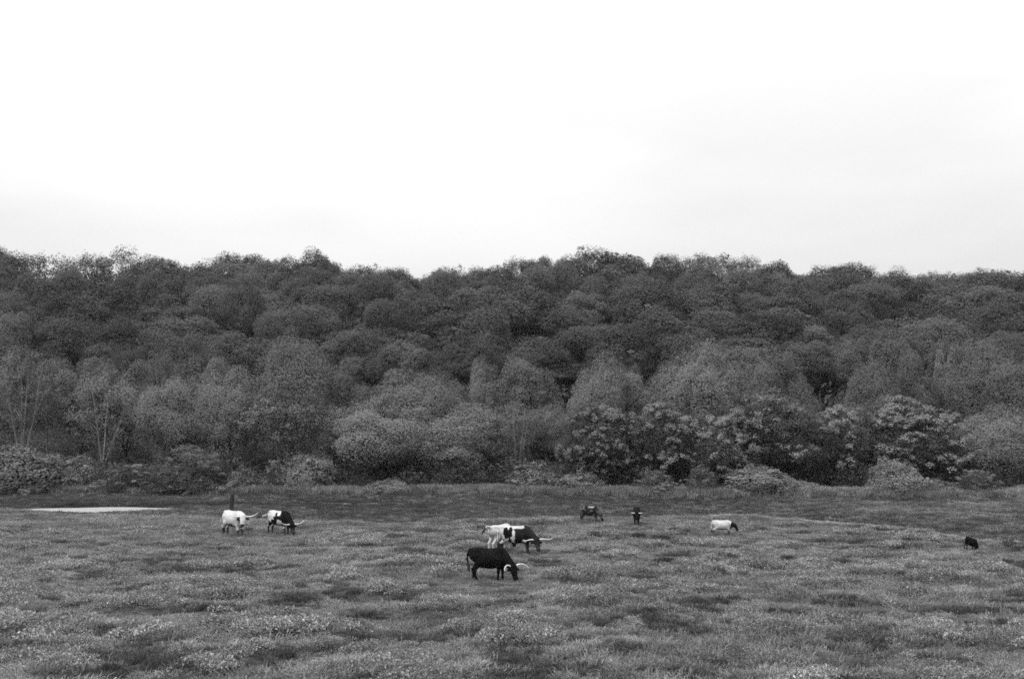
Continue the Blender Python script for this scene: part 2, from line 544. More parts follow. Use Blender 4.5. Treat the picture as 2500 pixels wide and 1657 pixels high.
def shell_leaves(W, z0, z1, n, size, lobes=34, top=0.6, wide=(0.28, 0.5), depth=0.16, taper=0.72, thick=0.13, jitter=0.5, lacy=None, tufts=0, thin=False, swell=1.0):
    """leaves over one domed crown whose surface swells into many shallow rounded lobes"""
    zc = z0 + (z1 - z0) * (1 - top)
    B = rand_dirs(lobes); wb = rng.uniform(wide[0], wide[1], lobes); ab = depth * rng.uniform(0.5, 1.25, lobes)
    lean = rand_dirs(3)
    d = rand_dirs(int(n * 1.5))
    d = d[rng.random(len(d)) < np.where(d[:, 2] > -0.2, 1.0, 0.45)][:n]
    ang = np.arccos(np.clip(d @ B.T, -1, 1))
    q = np.clip(1 - (ang / wb) ** 2, 0, None)
    lift = (ab * np.sqrt(q)).max(1)
    which = (ab * np.sqrt(q)).argmax(1)
    if thin:
        ok = (d[:, 2] > -0.05 + 0.15 * rng.normal(size=len(d))) | (lift > depth * (0.30 - 0.2 * d[:, 2]))
        d, ang, q, lift, which = d[ok], ang[ok], q[ok], lift[ok], which[ok]
    if lacy is not None:
        ok = (lift > depth * lacy) | (rng.random(len(d)) < 0.12)
        d, ang, q, lift, which = d[ok], ang[ok], q[ok], lift[ok], which[ok]
    big = rand_dirs(9); big = big[big[:, 2] > -0.5][:6]; wbig = rng.uniform(0.55, 1.0, len(big)); abig = rng.uniform(0.08, 0.34, len(big))
    qb = abig * np.sqrt(np.clip(1 - (np.arccos(np.clip(d @ big.T, -1, 1)) / wbig) ** 2, 0, None))
    tiny = rand_dirs(190); wt = rng.uniform(0.09, 0.19, 190); at_ = rng.uniform(0.025, 0.075, 190)
    qt = at_ * np.sqrt(np.clip(1 - (np.arccos(np.clip(d @ tiny.T, -1, 1)) / wt) ** 2, 0, None))
    wt_ = qt.argmax(1)
    extra = (qb.max(1) - 0.16) * swell + qt.max(1) - 0.03
    r = 1 - depth + lift + (extra if lacy is None else 0) + (0.04 + 0.10 * swell) * np.tanh(2 * (d @ lean[0])) * (d @ lean[1]) + 0.03 * np.sin(9 * (d @ lean[2]))
    r = r * (1 - thick * rng.random(len(d)) ** 0.7 * 2.0 + thick * 0.6)
    hz = np.where(d[:, 2] > 0, z1 - zc, zc - z0)
    side = np.where(d[:, 2] < 0, 1 + (taper - 1) * np.abs(d[:, 2]), 1.0)
    p = np.stack([d[:, 0] * W / 2 * r * side, d[:, 1] * W / 2 * r * side, zc + d[:, 2] * hz * r], -1)
    p[:, :2] *= W / 2 / np.percentile(np.abs(p[:, :2]), 99.0)
    p[:, 2] = z0 + (p[:, 2] - z0) * (z1 - z0) / (np.percentile(p[:, 2], 99.7) - z0)
    g = d / np.array([W / 2, W / 2, 1.0]) ** 1.0
    g[:, 2] = d[:, 2] / hz
    g /= np.linalg.norm(g, axis=1, keepdims=True)
    lob = d - B[which] * np.cos(wb[which])[:, None] * (lift > 0)[:, None]
    lob /= np.linalg.norm(lob, axis=1, keepdims=True) + 1e-9
    tn = d - tiny[wt_] * 0.985; tn /= np.linalg.norm(tn, axis=1, keepdims=True) + 1e-9
    nn = g * 0.85 + lob * 0.25 + tn * 0.15 + rand_dirs(len(d)) * jitter + np.array([0, 0, 0.12])
    nn /= np.linalg.norm(nn, axis=1, keepdims=True)
    if tufts:
        c = rng.choice(np.flatnonzero(d[:, 2] > -0.15), tufts)
        m = len(p) // 5
        j = c[rng.integers(0, tufts, m)]
        rr = W * (0.012 + 0.05 * ((j * 7919) % 97) / 97.0)
        e = rand_dirs(m)
        p = np.concatenate([p, p[j] + e * (rr * rng.random(m) ** 0.5)[:, None]])
        n2 = nn[j] + e * 0.4 + rand_dirs(m) * 0.4
        nn = np.concatenate([nn, n2 / np.linalg.norm(n2, axis=1, keepdims=True)])
    return leaf_quads(p, nn, size * rng.uniform(0.6, 1.35, len(p)))


def fill_leaves(C, R, n, size):
    """sparser leaves inside the lobes, so that the crown is dark and closed behind its surface"""
    w = R ** 3 / (R ** 3).sum()
    j = rng.choice(len(C), n, p=w)
    p = C[j] + rand_dirs(n) * (rng.random((n, 1)) ** 0.4) * R[j][:, None] * 0.85
    return leaf_quads(p, rand_dirs(n), size * rng.uniform(0.8, 1.4, n), 0.8)


def rosette_leaves(C, R, n, length, under=0.5):
    """sprays of long leaves that radiate and droop from twig ends, with gaps between the sprays"""
    w = R ** 2 / (R ** 2).sum()
    P, N, S = [], [], []
    for c, r, ww in zip(C, R, w):
        k = max(3, int(n * ww))
        d = rand_dirs(k * 2)
        d = d[rng.random(len(d)) < np.where(d[:, 2] > 0, 1.0, under)][:k]
        tips = c + d * r * rng.uniform(0.85, 1.2, (len(d), 1)) * np.array([1, 1, 0.85])
        for tp, dd in zip(tips, d):
            L = length * rng.uniform(0.55, 1.3)
            m = int(rng.integers(26, 44))
            ax = dd * 0.5 + np.array([0, 0, 0.9]); ax /= np.linalg.norm(ax)
            e = rand_dirs(m); e = e + ax * 0.55; e /= np.linalg.norm(e, axis=1, keepdims=True)
            P.append(tp + e * L * rng.uniform(0.35, 1.0, (m, 1)) * np.array([1.0, 1.0, 0.85]))
            nn = e * 0.5 + ax * 0.7 + rand_dirs(m) * 0.35
            N.append(nn / np.linalg.norm(nn, axis=1, keepdims=True))
            S.append(L * 0.46 * rng.uniform(0.7, 1.3, m))
    return leaf_quads(np.concatenate(P), np.concatenate(N), np.concatenate(S), 0.42)


def woody(C, R, base_h, r0, W, nl=7, sag=0.15, stems=1, spread=0.0):
    parts = []
    order = np.argsort(-R)[:max(nl, 1)]
    if stems == 1:
        top = np.array([rng.normal() * W * .02, rng.normal() * W * .02, base_h])
        parts.append(limb((0, 0, -0.6), top, r0 * 1.25, r0 * 0.75, 0.05, 6))
        for i in order:
            parts.append(limb(top - [0, 0, rng.uniform(0, base_h * .25)], C[i], r0 * 0.5, r0 * 0.08, sag))
    else:
        for s in range(stems):
            a = 2 * math.pi * s / stems + rng.normal() * .3
            foot = np.array([math.cos(a) * 0.35, math.sin(a) * 0.35, -0.5])
            knee = np.array([math.cos(a) * spread * W * .35, math.sin(a) * spread * W * .35, base_h * rng.uniform(.7, 1.1)])
            parts.append(limb(foot, knee, r0, r0 * .7, .06, 5))
            dd = np.linalg.norm(C[:, :2] - knee[:2], axis=1)
            for i in np.argsort(dd)[:max(3, nl // stems)]:
                parts.append(limb(knee, C[i] + [0, 0, R[i] * .3], r0 * .55, r0 * 0.1, sag * 0.6, 6))
    return join(parts)


def fan_wood(C, R, H, W, r0, stems):
    """short trunk that forks into straight, slightly wavy stems running up into the crown"""
    parts = []
    fork = np.array([rng.normal() * .15, rng.normal() * .15, H * rng.uniform(0.10, 0.2)])
    parts.append(limb((0, 0, -.5), fork, r0 * 1.5, r0 * 1.15, .03, 4))
    for k in range(stems):
        a = math.pi * (k + 0.5) / stems * 2 + rng.normal() * .35
        tip = np.array([math.cos(a) * W * rng.uniform(.10, .34), math.sin(a) * W * .3, H * rng.uniform(.78, .95)])
        q = np.linspace(0, 1, 12)
        P = fork + (tip - fork) * np.stack([q ** .85, q ** .85, q], -1)
        P[:, :2] += np.cumsum(rng.normal(size=(12, 2)) * 0.07, 0) * q[:, None]
        parts.append(tube(P, r0 * (1 - q) ** .8 + 0.02, 6))
        for j in range(4):
            i = int(rng.integers(4, 10))
            dd = np.linalg.norm(C - (P[i] + [0, 0, H * .15]), axis=1)
            t = C[np.argsort(dd)[int(rng.integers(0, 4))]]
            parts.append(limb(P[i], t, r0 * (1 - q[i]) ** .8 * .6 + .015, .015, .12, 6))
    return join(parts)


PLANTS = {}


def plant(kind, H, W, crown, wood):
    PLANTS.setdefault(kind, []).append(dict(
        H=H, W=W, crown=make_mesh(kind + '_crown', *crown), wood=make_mesh(kind + '_wood', *wood, smooth=True)))


def body(z0, z1, W, top=0.62):
    zc = z0 + (z1 - z0) * (1 - top)
    return np.array([[0, 0, zc + (z1 - zc) * .25], [0, 0, zc - (zc - z0) * .2], [W * .12, 0, zc], [-W * .12, W * .05, zc]]), np.array([W * .34, W * .28, W * .3, W * .3])


for k in range(8):                                    # hillside trees
    H, W = 15.0, rng.uniform(10.5, 12.5)
    z0 = H * 0.22
    if k in (2, 5): C, R = dome_lobes(W * .8, z0, H, 34, 0.10, 0.17)
    else: C, R = dome_lobes(W, z0, H, [40, 48, 0, 30, 44, 0, 54, 36][k], 0.085, 0.15)
    cr = join([shell_leaves(W if k not in (2, 5) else W * .85, z0, H, 26000, 0.27, [26, 40, 22, 32, 24, 28, 48, 36][k], wide=(.26, .6), depth=[.2, .24, .18, .26, .22, .2, .24, .27][k], tufts=220), fill_leaves(*body(z0, H, W), 1500, 0.8)])
    plant('hill', H, W, cr, woody(C, R, H * 0.3, 0.28, W, 6))
for k in range(3):                                    # thin open crowns on the skyline
    H, W = 15.0, 10.0
    C, R = dome_lobes(W, H * 0.3, H, 90, 0.025, 0.06)
    plant('open', H, W, join([shell_leaves(W, H * .2, H, 15000, 0.26, 80, wide=(.14, .28), depth=.3, thick=.16, jitter=.8, lacy=.25), crown_leaves(C, R, 2200, 0.25, 8, 0.5, under=.9)]), woody(C, R, H * 0.45, 0.16, W, 16))
for k in range(5):                                    # broad round trees of the wood's edge
    H, W = 14.0, 11.5
    C, R = dome_lobes(W, H * 0.06, H, [60, 80, 46, 70, 54][k], 0.055, 0.12, top=0.5)
    cr = join([shell_leaves(W, -H * .04, H, 46000, 0.18, [44, 34, 60, 40, 28][k], top=0.5, wide=(.25, .55), depth=[.24, .28, .22, .28, .25][k], taper=.7, thin=True, tufts=220), fill_leaves(*body(H * .06, H, W, .5), 2200, 0.6)])
    plant('broad', H, W, cr, woody(C, R, H * 0.22, 0.24, W, 9))
for k in range(4):                                    # full round domes
    H, W = 14.0, 11.5
    C, R = dome_lobes(W, H * 0.06, H, 50, 0.055, 0.12, top=0.55)
    cr = join([shell_leaves(W, -H * .04, H, 44000, 0.175, [60, 46, 74, 52][k], top=0.52, wide=(.2, .44), depth=.2, taper=.85, thick=.11, thin=True, tufts=260, swell=.25), fill_leaves(*body(H * .06, H, W, .5), 2200, 0.6)])
    plant('round', H, W, cr, woody(C, R, H * 0.22, 0.24, W, 9))
for k in range(4):                                    # narrower upright trees
    H, W = 14.0, 7.0
    C, R = dome_lobes(W, H * 0.08, H, [50, 36, 60, 44][k], 0.08, 0.16, top=0.42)
    cr = join([shell_leaves(W, -H * .04, H, 29000, 0.175, [36, 28, 46, 32][k], top=0.42, wide=(.22, .5), depth=.26, taper=.7, thin=True, tufts=220), fill_leaves(*body(H * .08, H, W, .45), 1500, 0.5)])
    plant('tall', H, W, cr, woody(C, R, H * 0.25, 0.18, W, 8))
for k in range(3):                                    # trees whose pale stems fan out below a thin crown
    H, W = 13.0, 7.5
    C, R = dome_lobes(W, H * 0.35, H, 90, 0.03, 0.06, top=.5)
    cr = join([shell_leaves(W, H * .22, H, 15000, 0.16, 80, top=.45, wide=(.12, .24), depth=.3, thick=.2, jitter=.8, lacy=.4), crown_leaves(C, R, 3500, 0.16, 8, 0.6, under=.9)])
    plant('fan', H, W, cr, fan_wood(C, R, H, W, 0.075, [4, 3, 5][k]))
for k in range(4):                                    # trees with large pale sprays of leaves
    H, W = 10.0, 9.0
    C, R = dome_lobes(W, 0.3, H, 40, 0.08, 0.15, top=0.55)
    cr = rosette_leaves(C, R, 700, 0.40, under=0.4)
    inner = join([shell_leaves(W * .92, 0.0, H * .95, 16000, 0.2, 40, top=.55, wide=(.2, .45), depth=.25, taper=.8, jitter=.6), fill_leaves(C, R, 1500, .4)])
    PLANTS.setdefault('spray', []).append(dict(
        H=H, W=W, crown=make_mesh('spray_crown', *cr), inner=make_mesh('spray_inner', *inner),
        wood=make_mesh('spray_wood', *woody(C, R, H * 0.2, 0.16, W, 8), smooth=True)))
for k in range(4):                                    # shrubs
    H, W = 4.5, 6.0
    C, R = dome_lobes(W, -0.6, H, 44, 0.06, 0.13, top=0.8)
    cr = join([shell_leaves(W, -0.8, H, 10500, 0.19, 50, top=0.8, wide=(.2, .42), depth=.2, taper=.9, tufts=220), fill_leaves(C, R, 1500, 0.4)])
    plant('shrub', H, W, cr, woody(C, R, 0.7, 0.07, W, 8))
for k in range(3):                                    # shrubs with larger pale leaves
    H, W = 4.5, 6.0
    C, R = dome_lobes(W, -0.6, H, 40, 0.07, 0.13, top=0.8)
    cr = rosette_leaves(C, R, 420, 0.27, under=0.6)
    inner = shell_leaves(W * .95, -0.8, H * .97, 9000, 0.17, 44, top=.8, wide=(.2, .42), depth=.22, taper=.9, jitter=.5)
    PLANTS.setdefault('leafy', []).append(dict(
        H=H, W=W, crown=make_mesh('leafy_crown', *cr), inner=make_mesh('leafy_inner', *inner),
        wood=make_mesh('leafy_wood', *woody(C, R, 0.7, 0.07, W, 8), smooth=True)))

LEAF_OF = dict(hill='hill_leaf', open='hill_leaf', broad='wood_leaf', round='wood_leaf', tall='wood_leaf', fan='wood_leaf',
               spray='pale_leaf', shrub='bush_leaf', leafy='pale_leaf')
BARK_OF = dict(fan='bark_pale')
for kind, L in PLANTS.items():
    for p in L:
        p['crown'].materials.append(M[LEAF_OF[kind]])
        p['wood'].materials.append(M[BARK_OF.get(kind, 'bark_dark')])
        if 'inner' in p: p['inner'].materials.append(M['shade_leaf' if kind == 'spray' else 'under_leaf'])  # inner leaves darker than the outer ones, shade put into their colour


def plant_at(name, kind, var, x, y, hgt_m, width_m, label, cat, group=None, rz=None):
    p = PLANTS[kind][var % len(PLANTS[kind])]
    z = hgt(x, y)
    o = empty(name, (x, y, z))
    o.rotation_euler.z = rng.random() * 6.283 if rz is None else rz
    s = width_m / p['W']
    o.scale = (s, s, hgt_m / p['H'])
    tag(o, label, cat, group)
    shrub = cat == 'shrub'
    link('stems' if shrub else 'trunk', p['wood'], parent=o)
    c = link('foliage' if shrub else 'crown', p['crown'], parent=o)
    if 'inner' in p: link('inner_leaves', p['inner'], parent=c)
    return o


def seen_plant(name, kind, var, px, top, wpx, d, label, cat='tree', group=None):
    q = at(px, top, d)
    h = q[2] - hgt(q[0], d)
    return plant_at(name, kind, var, q[0], d, h, wpx / FPX * d, label, cat, group)

# ------------------------------------------------------------------ the wooded hill
SKYLINE = [
    (-15, 590, 120, 'hill', 'tall tree cut by the left border on the hill skyline'),
    (95, 618, 120, 'open', 'thin see-through crown beside the left border on the hill skyline'),
    (215, 622, 100, 'open', 'thin crown just left of the highest open crown on the skyline'),
    (305, 606, 125, 'open', 'highest open lacy crown on the left skyline'),
    (405, 630, 140, 'hill', 'rounded tree right of the lacy crown on the left skyline'),
    (500, 650, 120, 'hill', 'low tree in the first dip of the left skyline'),
    (595, 624, 140, 'hill', 'wide flat crown left of the tall dome on the skyline'),
    (690, 636, 110, 'hill', 'small crown touching the tall dome on the skyline'),
    (780, 612, 120, 'hill', 'tall dome standing alone left of the long skyline dip'),
    (880, 656, 120, 'hill', 'first tree of the long low skyline dip'),
    (970, 658, 110, 'hill', 'second tree of the long low skyline dip'),
    (1060, 660, 110, 'hill', 'middle tree of the long low skyline dip'),
    (1150, 660, 120, 'hill', 'fourth tree of the long low skyline dip'),
    (1210, 650, 110, 'hill', 'last tree of the long low skyline dip'),
    (1265, 630, 70, 'open', 'narrow feathery tree rising at the right end of the skyline dip'),
    (1310, 628, 70, 'hill', 'narrow dark tree right of the feathery one on the skyline'),
    (1372, 628, 100, 'hill', 'crown left of the highest right-hand dome on the skyline'),
    (1495, 610, 190, 'hill', 'broadest dome, highest of the right half of the skyline'),
    (1620, 624, 90, 'hill', 'small dark knob right of the broadest skyline dome'),
    (1710, 626, 120, 'hill', 'rounded skyline crown left of the see-through tree'),
    (1815, 627, 80, 'open', 'small see-through tree on the right skyline'),
    (1890, 640, 110, 'hill', 'crown between the see-through tree and the dark blocky one'),
    (2050, 648, 140, 'hill', 'dark blocky dense crown on the right skyline'),
    (1960, 668, 100, 'hill', 'low crown left of the dark blocky one on the skyline'),
    (2195, 654, 110, 'open', 'wide lacy crown right of the dark blocky one on the skyline'),
    (2270, 680, 110, 'hill', 'low crown in the notch of the right skyline'),
    (2355, 670, 130, 'hill', 'smooth dome near the right end of the skyline'),
    (2440, 662, 80, 'open', 'thin tufted crown near the right border on the skyline'),
    (2510, 664, 110, 'hill', 'tree cut by the right border on the hill skyline'),
]
for i, (px, top, w, kind, lab) in enumerate(SKYLINE):
    d = 205 + 5 * math.sin(i * 2.3)
    seen_plant('broadleaf_tree', kind, i, px, top, w * 1.4, d, lab, 'tree', 'trees along the hill skyline')

MARKS = [(-15, 'left-border skyline tree'), (95, 'first thin skyline crown'), (215, 'second thin skyline crown'),
         (305, 'highest lacy skyline crown'), (405, 'round crown beside the lacy one'), (500, 'first skyline dip'),
         (595, 'wide flat skyline crown'), (690, 'small crown touching the tall dome'), (780, 'tall skyline dome'),
         (880, 'start of the long skyline dip'), (970, 'second tree of the long dip'), (1060, 'middle of the long dip'),
         (1150, 'fourth tree of the long dip'), (1210, 'end of the long dip'), (1265, 'feathery skyline tree'),
         (1310, 'narrow dark skyline tree'), (1372, 'crown left of the broadest dome'), (1495, 'broadest skyline dome'),
         (1620, 'dark skyline knob'), (1710, 'crown left of the see-through tree'), (1815, 'see-through skyline tree'),
         (1890, 'crown right of the see-through tree'), (1960, 'low crown left of the blocky one'), (2050, 'dark blocky crown'),
         (2195, 'wide lacy right-hand crown'), (2270, 'right-hand skyline notch'), (2355, 'smooth right-hand dome'),
         (2440, 'thin tufted right-hand crown'), (2510, 'right-border skyline tree')]
ROWS = ['lowest', 'second', 'third', 'fourth', 'topmost']
HILL_ROWS = [(138, 832, 30),  (153, 782, 30), (167, 738, 26), (181, 700, 18), (194, 668, 8)]   # distance, crown tops, spread
for row, (d0, top0, dev) in enumerate(HILL_ROWS):
    px = -110 + 70 * (row % 2)
    line = []
    while px < 2610:
        w = rng.uniform(125, 285) if row < 4 else rng.uniform(120, 200)
        line.append((px + w / 2, top0 + rng.normal() * dev * 0.9, w, d0 + rng.normal() * 2.4))
        px += w * rng.uniform(0.62, 0.80)
    line = line[:len(MARKS)]
    nxt = 0
    for i, (px, top, w, y) in enumerate(line):
        left = len(line) - 1 - i
        cand = range(nxt, len(MARKS) - left)
        j = min(cand, key=lambda q: abs(MARKS[q][0] - px))
        nxt = j + 1
        lab = 'broadleaf hill tree, %s row up, under the %s' % (ROWS[row], MARKS[j][1])
        seen_plant('broadleaf_tree', 'hill', int(rng.integers(0, 8)), px, top, w, y, lab, 'tree', 'trees of the wooded hill')

# ------------------------------------------------------------------ trees at the edge of the wood
EDGE = [  # px, top, width px, distance, kind, label
    (55, 852, 190, 101, 'fan', 'pale forked tree with stems fanning out at the left border'),
    (125, 880, 130, 105, 'fan', 'slender pale-stemmed tree right of the forked one at the left border'),
    (-40, 865, 190, 110, 'broad', 'dense tree mostly cut off by the left border'),
    (205, 885, 150, 104, 'tall', 'upright tree behind the crossing pale stems'),
    (260, 905, 170, 100, 'fan', 'tree with two crossing pale stems above the low pale shrub'),
    (320, 880, 150, 108, 'tall', 'narrow tree left of the small knobbed crown'),
    (403, 858, 95, 104, 'fan', 'small knobbed crown on a thin pale stem'),
    (500, 852, 150, 108, 'tall', 'paired rounded crown above the big pale bush'),
    (560, 900, 170, 102, 'round', 'full low crown behind the big pale bush'),
    (440, 930, 190, 101, 'broad', 'dark full crown behind the left end of the big pale bush'),
    (722, 834, 235, 103, 'round', 'largest round dome at the left edge of the wood'),
    (690, 950, 220, 100, 'fan', 'thin-stemmed tree below the largest left dome'),
    (855, 915, 110, 104, 'tall', 'sloping crown on the right flank of the largest left dome'),
    (800, 985, 150, 101, 'broad', 'low dark tree right of the thin-stemmed one below the left dome'),
    (1020, 903, 230, 104, 'round', 'broad pale crown in the centre of the wood edge'),
    (1090, 905, 150, 108, 'broad', 'crown joining the broad pale one in the centre'),
    (925, 975, 280, 100.5, 'broad', 'lower rounded tree in front of the broad pale central crown'),
    (1130, 990, 270, 101, 'broad', 'low spreading tree over the central clearing'),
    (1170, 876, 90, 109, 'tall', 'pointed crown left of the twin crowns in the centre'),
    (1285, 880, 140, 108, 'tall', 'twin-lobed pale crown in the centre'),
    (1260, 975, 110, 99, 'fan', 'slim tree with a bare pale trunk at the wood edge centre'),
    (1345, 985, 150, 102, 'broad', 'shaded tree between the pale trunk and the leaf-spray trees'),
    (1460, 868, 170, 107, 'broad', 'ragged-topped pale crown left of the great dome'),
    (1555, 895, 130, 109, 'tall', 'pale crown tucked against the great dome'),
    (1712, 840, 225, 102, 'round', 'great smooth dome right of centre'),
    (1860, 893, 100, 105, 'tall', 'first of two steps down from the great dome'),
    (1945, 922, 110, 104, 'tall', 'second of two steps down from the great dome'),
    (2125, 888, 180, 105, 'round', 'pale shoulder crown right of the dark gap'),
    (2235, 856, 110, 106, 'tall', 'tall pale column-like crown in the right third'),
    (2310, 838, 110, 109, 'tall', 'rounded crown behind the pale column-like one'),
    (2430, 836, 200, 106, 'round', 'large shaded tree by the right border'),
    (2530, 850, 180, 103, 'broad', 'tree cut by the right border at the wood edge'),
    (2420, 990, 220, 99, 'broad', 'lower dark tree by the right border'),
    (1465, 985, 190, 96, 'spray', 'first tree with pale leaf sprays, left of the black hollow'),
    (1620, 985, 180, 96, 'spray', 'second tree with pale leaf sprays below the great dome'),
    (1760, 1005, 170, 95.5, 'spray', 'third tree with pale leaf sprays below the great dome'),
    (1880, 955, 250, 97, 'spray', 'largest tree of pale leaf sprays, left of the dark gap'),
    (2060, 985, 190, 98.5, 'spray', 'leaf-spray tree overhanging the darkest hollow'),
    (2220, 968, 230, 98, 'spray', 'leaf-spray tree right of the darkest hollow'),
]
for i, (px, top, w, dd, kind, lab) in enumerate(EDGE):
    nm = {'fan': 'pale_stemmed_tree', 'spray': 'large_leaved_tree'}.get(kind, 'broadleaf_tree')
    seen_plant(nm, kind, i, px, top, w * 1.1, dd, lab, 'tree', 'trees at the edge of the wood')

SHRUBS = [
    (60, 1088, 230, 94.5, 'shrub', 'wide dark shrub at the left border behind the pond'),
    (200, 1112, 110, 95.5, 'shrub', 'small dark shrub right of the wide left-border one'),
    (320, 1132, 150, 94, 'leafy', 'low pale leafy shrub left of the big pale bush'),
    (472, 1086, 205, 94, 'leafy', 'big rounded pale bush, tallest of the left shrubs'),
    (600, 1142, 90, 94.5, 'shrub', 'low grey shrub right of the big pale bush'),
    (668, 1122, 62, 93.8, 'leafy', 'upright pale sapling between the two round bushes'),
    (762, 1104, 130, 95, 'shrub', 'smooth round bush right of the pale sapling'),
    (748, 1158, 34, 92.8, 'shrub', 'tiny cone-shaped pale bush in front of the smooth round one'),
    (950, 1168, 100, 93, 'shrub', 'low weedy mound left of the central clearing'),
    (1310, 1128, 150, 95, 'shrub', 'shaded shrub at the foot of the bare pale trunk'),
    (1400, 1152, 130, 93.5, 'shrub', 'low pale shrub left of the first leaf-spray tree'),
    (1600, 1148, 120, 92.8, 'leafy', 'leafy shrub at the foot of the second leaf-spray tree'),
    (1712, 1142, 90, 92.4, 'leafy', 'bright leafy shrub below the great dome'),
    (1855, 1138, 190, 92.2, 'shrub', 'spreading shrub at the foot of the largest leaf-spray tree'),
    (1960, 1172, 90, 91.8, 'shrub', 'low shrub at the left mouth of the darkest hollow'),
    (2180, 1122, 140, 91.5, 'shrub', 'rounded bush right of the darkest hollow'),
    (2290, 1168, 100, 91.5, 'shrub', 'low shrub between the two right-hand bushes'),
    (2385, 1146, 130, 91.2, 'leafy', 'leafy bush near the right border'),
    (2500, 1182, 90, 92.5, 'shrub', 'dark shrub cut by the right border'),
]
for i, (px, top, w, dd, kind, lab) in enumerate(SHRUBS):
    seen_plant('shrub', kind, i, px, top, w * 1.08, dd, lab, 'shrub', 'shrubs along the edge of the wood')

# ------------------------------------------------------------------ grass and undergrowth (stuff)
hidden = bpy.data.collections.new('tuft_library')


def blade_tuft(n, length, width, lean, radius, mat, name):
    V = []
    for i in range(n):
        a = rng.random() * 6.283; r = radius * math.sqrt(rng.random())
        b = np.array([r * math.cos(a), r * math.sin(a), -0.05])
        da = a + rng.normal() * 0.9
        L = length * rng.uniform(0.55, 1.2); ln = lean * rng.uniform(0.3, 1.3)
        o = np.array([math.cos(da), math.sin(da), 0])
        s = np.array([-o[1], o[0], 0]) * width * rng.uniform(.7, 1.3)
        p1 = b + o * L * ln * 0.35 + [0, 0, L * 0.62]
        p2 = b + o * L * ln * 1.0 + [0, 0, L * (0.98 - 0.25 * ln)]
        V += [b - s, b + s, p1 + s * .9, p1 - s * .9, p1 - s * .9, p1 + s * .9, p2 + s * .15, p2 - s * .15]
    V = np.array(V)
    me = make_mesh(name, V, np.arange(len(V)).reshape(-1, 4)); me.materials.append(mat)
    o = bpy.data.objects.new(name, me)
    return o


def leafy_mat_tuft(n, h, radius, size, mat, name):
    a = rng.random(n) * 6.283; r = radius * np.sqrt(rng.random(n))
    prof = np.sqrt(np.clip(1 - (r / radius) ** 2 * 0.8, 0, 1))
    p = np.stack([r * np.cos(a), r * np.sin(a), h * prof * rng.uniform(0.35, 1.05, n)], -1)
    nn = rand_dirs(n) * 0.75 + np.array([0, 0, 0.7]); nn /= np.linalg.norm(nn, axis=1, keepdims=True)
    me = make_mesh(name, *leaf_quads(p, nn, size * rng.uniform(.6, 1.4, n), 0.45)); me.materials.append(mat)
    return bpy.data.objects.new(name, me)


def scatter(name, label, tufts, x, y, scale, cz=1.0):
    """one stuff object: tufts instanced on points over the ground"""
    lib = bpy.data.collections.new(name + '_tufts')
    for t in tufts: lib.objects.link(t)
    z = height(x, y)
    me = bpy.data.meshes.new(name)
    me.vertices.add(len(x)); me.vertices.foreach_set('co', np.stack([x, y, z], -1).astype(np.float32).ravel())
    at1 = me.attributes.new('size', 'FLOAT_VECTOR', 'POINT')
    sc = np.stack([scale, scale, scale * cz], -1).astype(np.float32)
    at1.data.foreach_set('vector', sc.ravel())
    at2 = me.attributes.new('turn', 'FLOAT_VECTOR', 'POINT')
    tv = np.zeros((len(x), 3), np.float32); tv[:, 2] = rng.random(len(x)) * 6.283
    tv[:, 0] = rng.normal(size=len(x)) * 0.1; tv[:, 1] = rng.normal(size=len(x)) * 0.1
    at2.data.foreach_set('vector', tv.ravel())
    o = link(name, me)
    ng = bpy.data.node_groups.new(name, 'GeometryNodeTree')
    ng.interface.new_socket('Geometry', in_out='INPUT', socket_type='NodeSocketGeometry')
    ng.interface.new_socket('Geometry', in_out='OUTPUT', socket_type='NodeSocketGeometry')
    N, L = ng.nodes, ng.links
    gi, go = N.new('NodeGroupInput'), N.new('NodeGroupOutput')
    ci = N.new('GeometryNodeCollectionInfo'); ci.inputs['Collection'].default_value = lib
    ci.inputs['Separate Children'].default_value = True; ci.inputs['Reset Children'].default_value = True
    ip = N.new('GeometryNodeInstanceOnPoints'); ip.inputs['Pick Instance'].default_value = True
    rv = N.new('FunctionNodeRandomValue'); rv.data_type = 'INT'
    rv.inputs[4].default_value = 0; rv.inputs[5].default_value = len(tufts) - 1
    L.new(rv.outputs[2], ip.inputs['Instance Index'])
    na = N.new('GeometryNodeInputNamedAttribute'); na.data_type = 'FLOAT_VECTOR'; na.inputs[0].default_value = 'size'
    nb = N.new('GeometryNodeInputNamedAttribute'); nb.data_type = 'FLOAT_VECTOR'; nb.inputs[0].default_value = 'turn'
    L.new(gi.outputs[0], ip.inputs['Points']); L.new(ci.outputs[0], ip.inputs['Instance'])
    L.new(nb.outputs[0], ip.inputs['Rotation']); L.new(na.outputs[0], ip.inputs['Scale'])
    L.new(ip.outputs[0], go.inputs[0])
    md = o.modifiers.new('scatter', 'NODES'); md.node_group = ng
    tag(o, label, kind='stuff')
    return o


def hollow(x, y):
    """gaps in the sward, where dark tufts paint shade"""
    return fbm(x / 1.7, y / 1.0, 91, 3) - 0.22 * vnoise(x / 17, y / 12, 92)


def field_points(n, y0, y1, power=1.0, margin=0.60):
    y = y0 + (y1 - y0) * rng.random(n * 2) ** power
    x = (rng.random(n * 2) * 2 - 1) * (margin * y1 + 3)
    k = np.abs(x) < margin * y + 3
    return x[k][:n], y[k][:n]


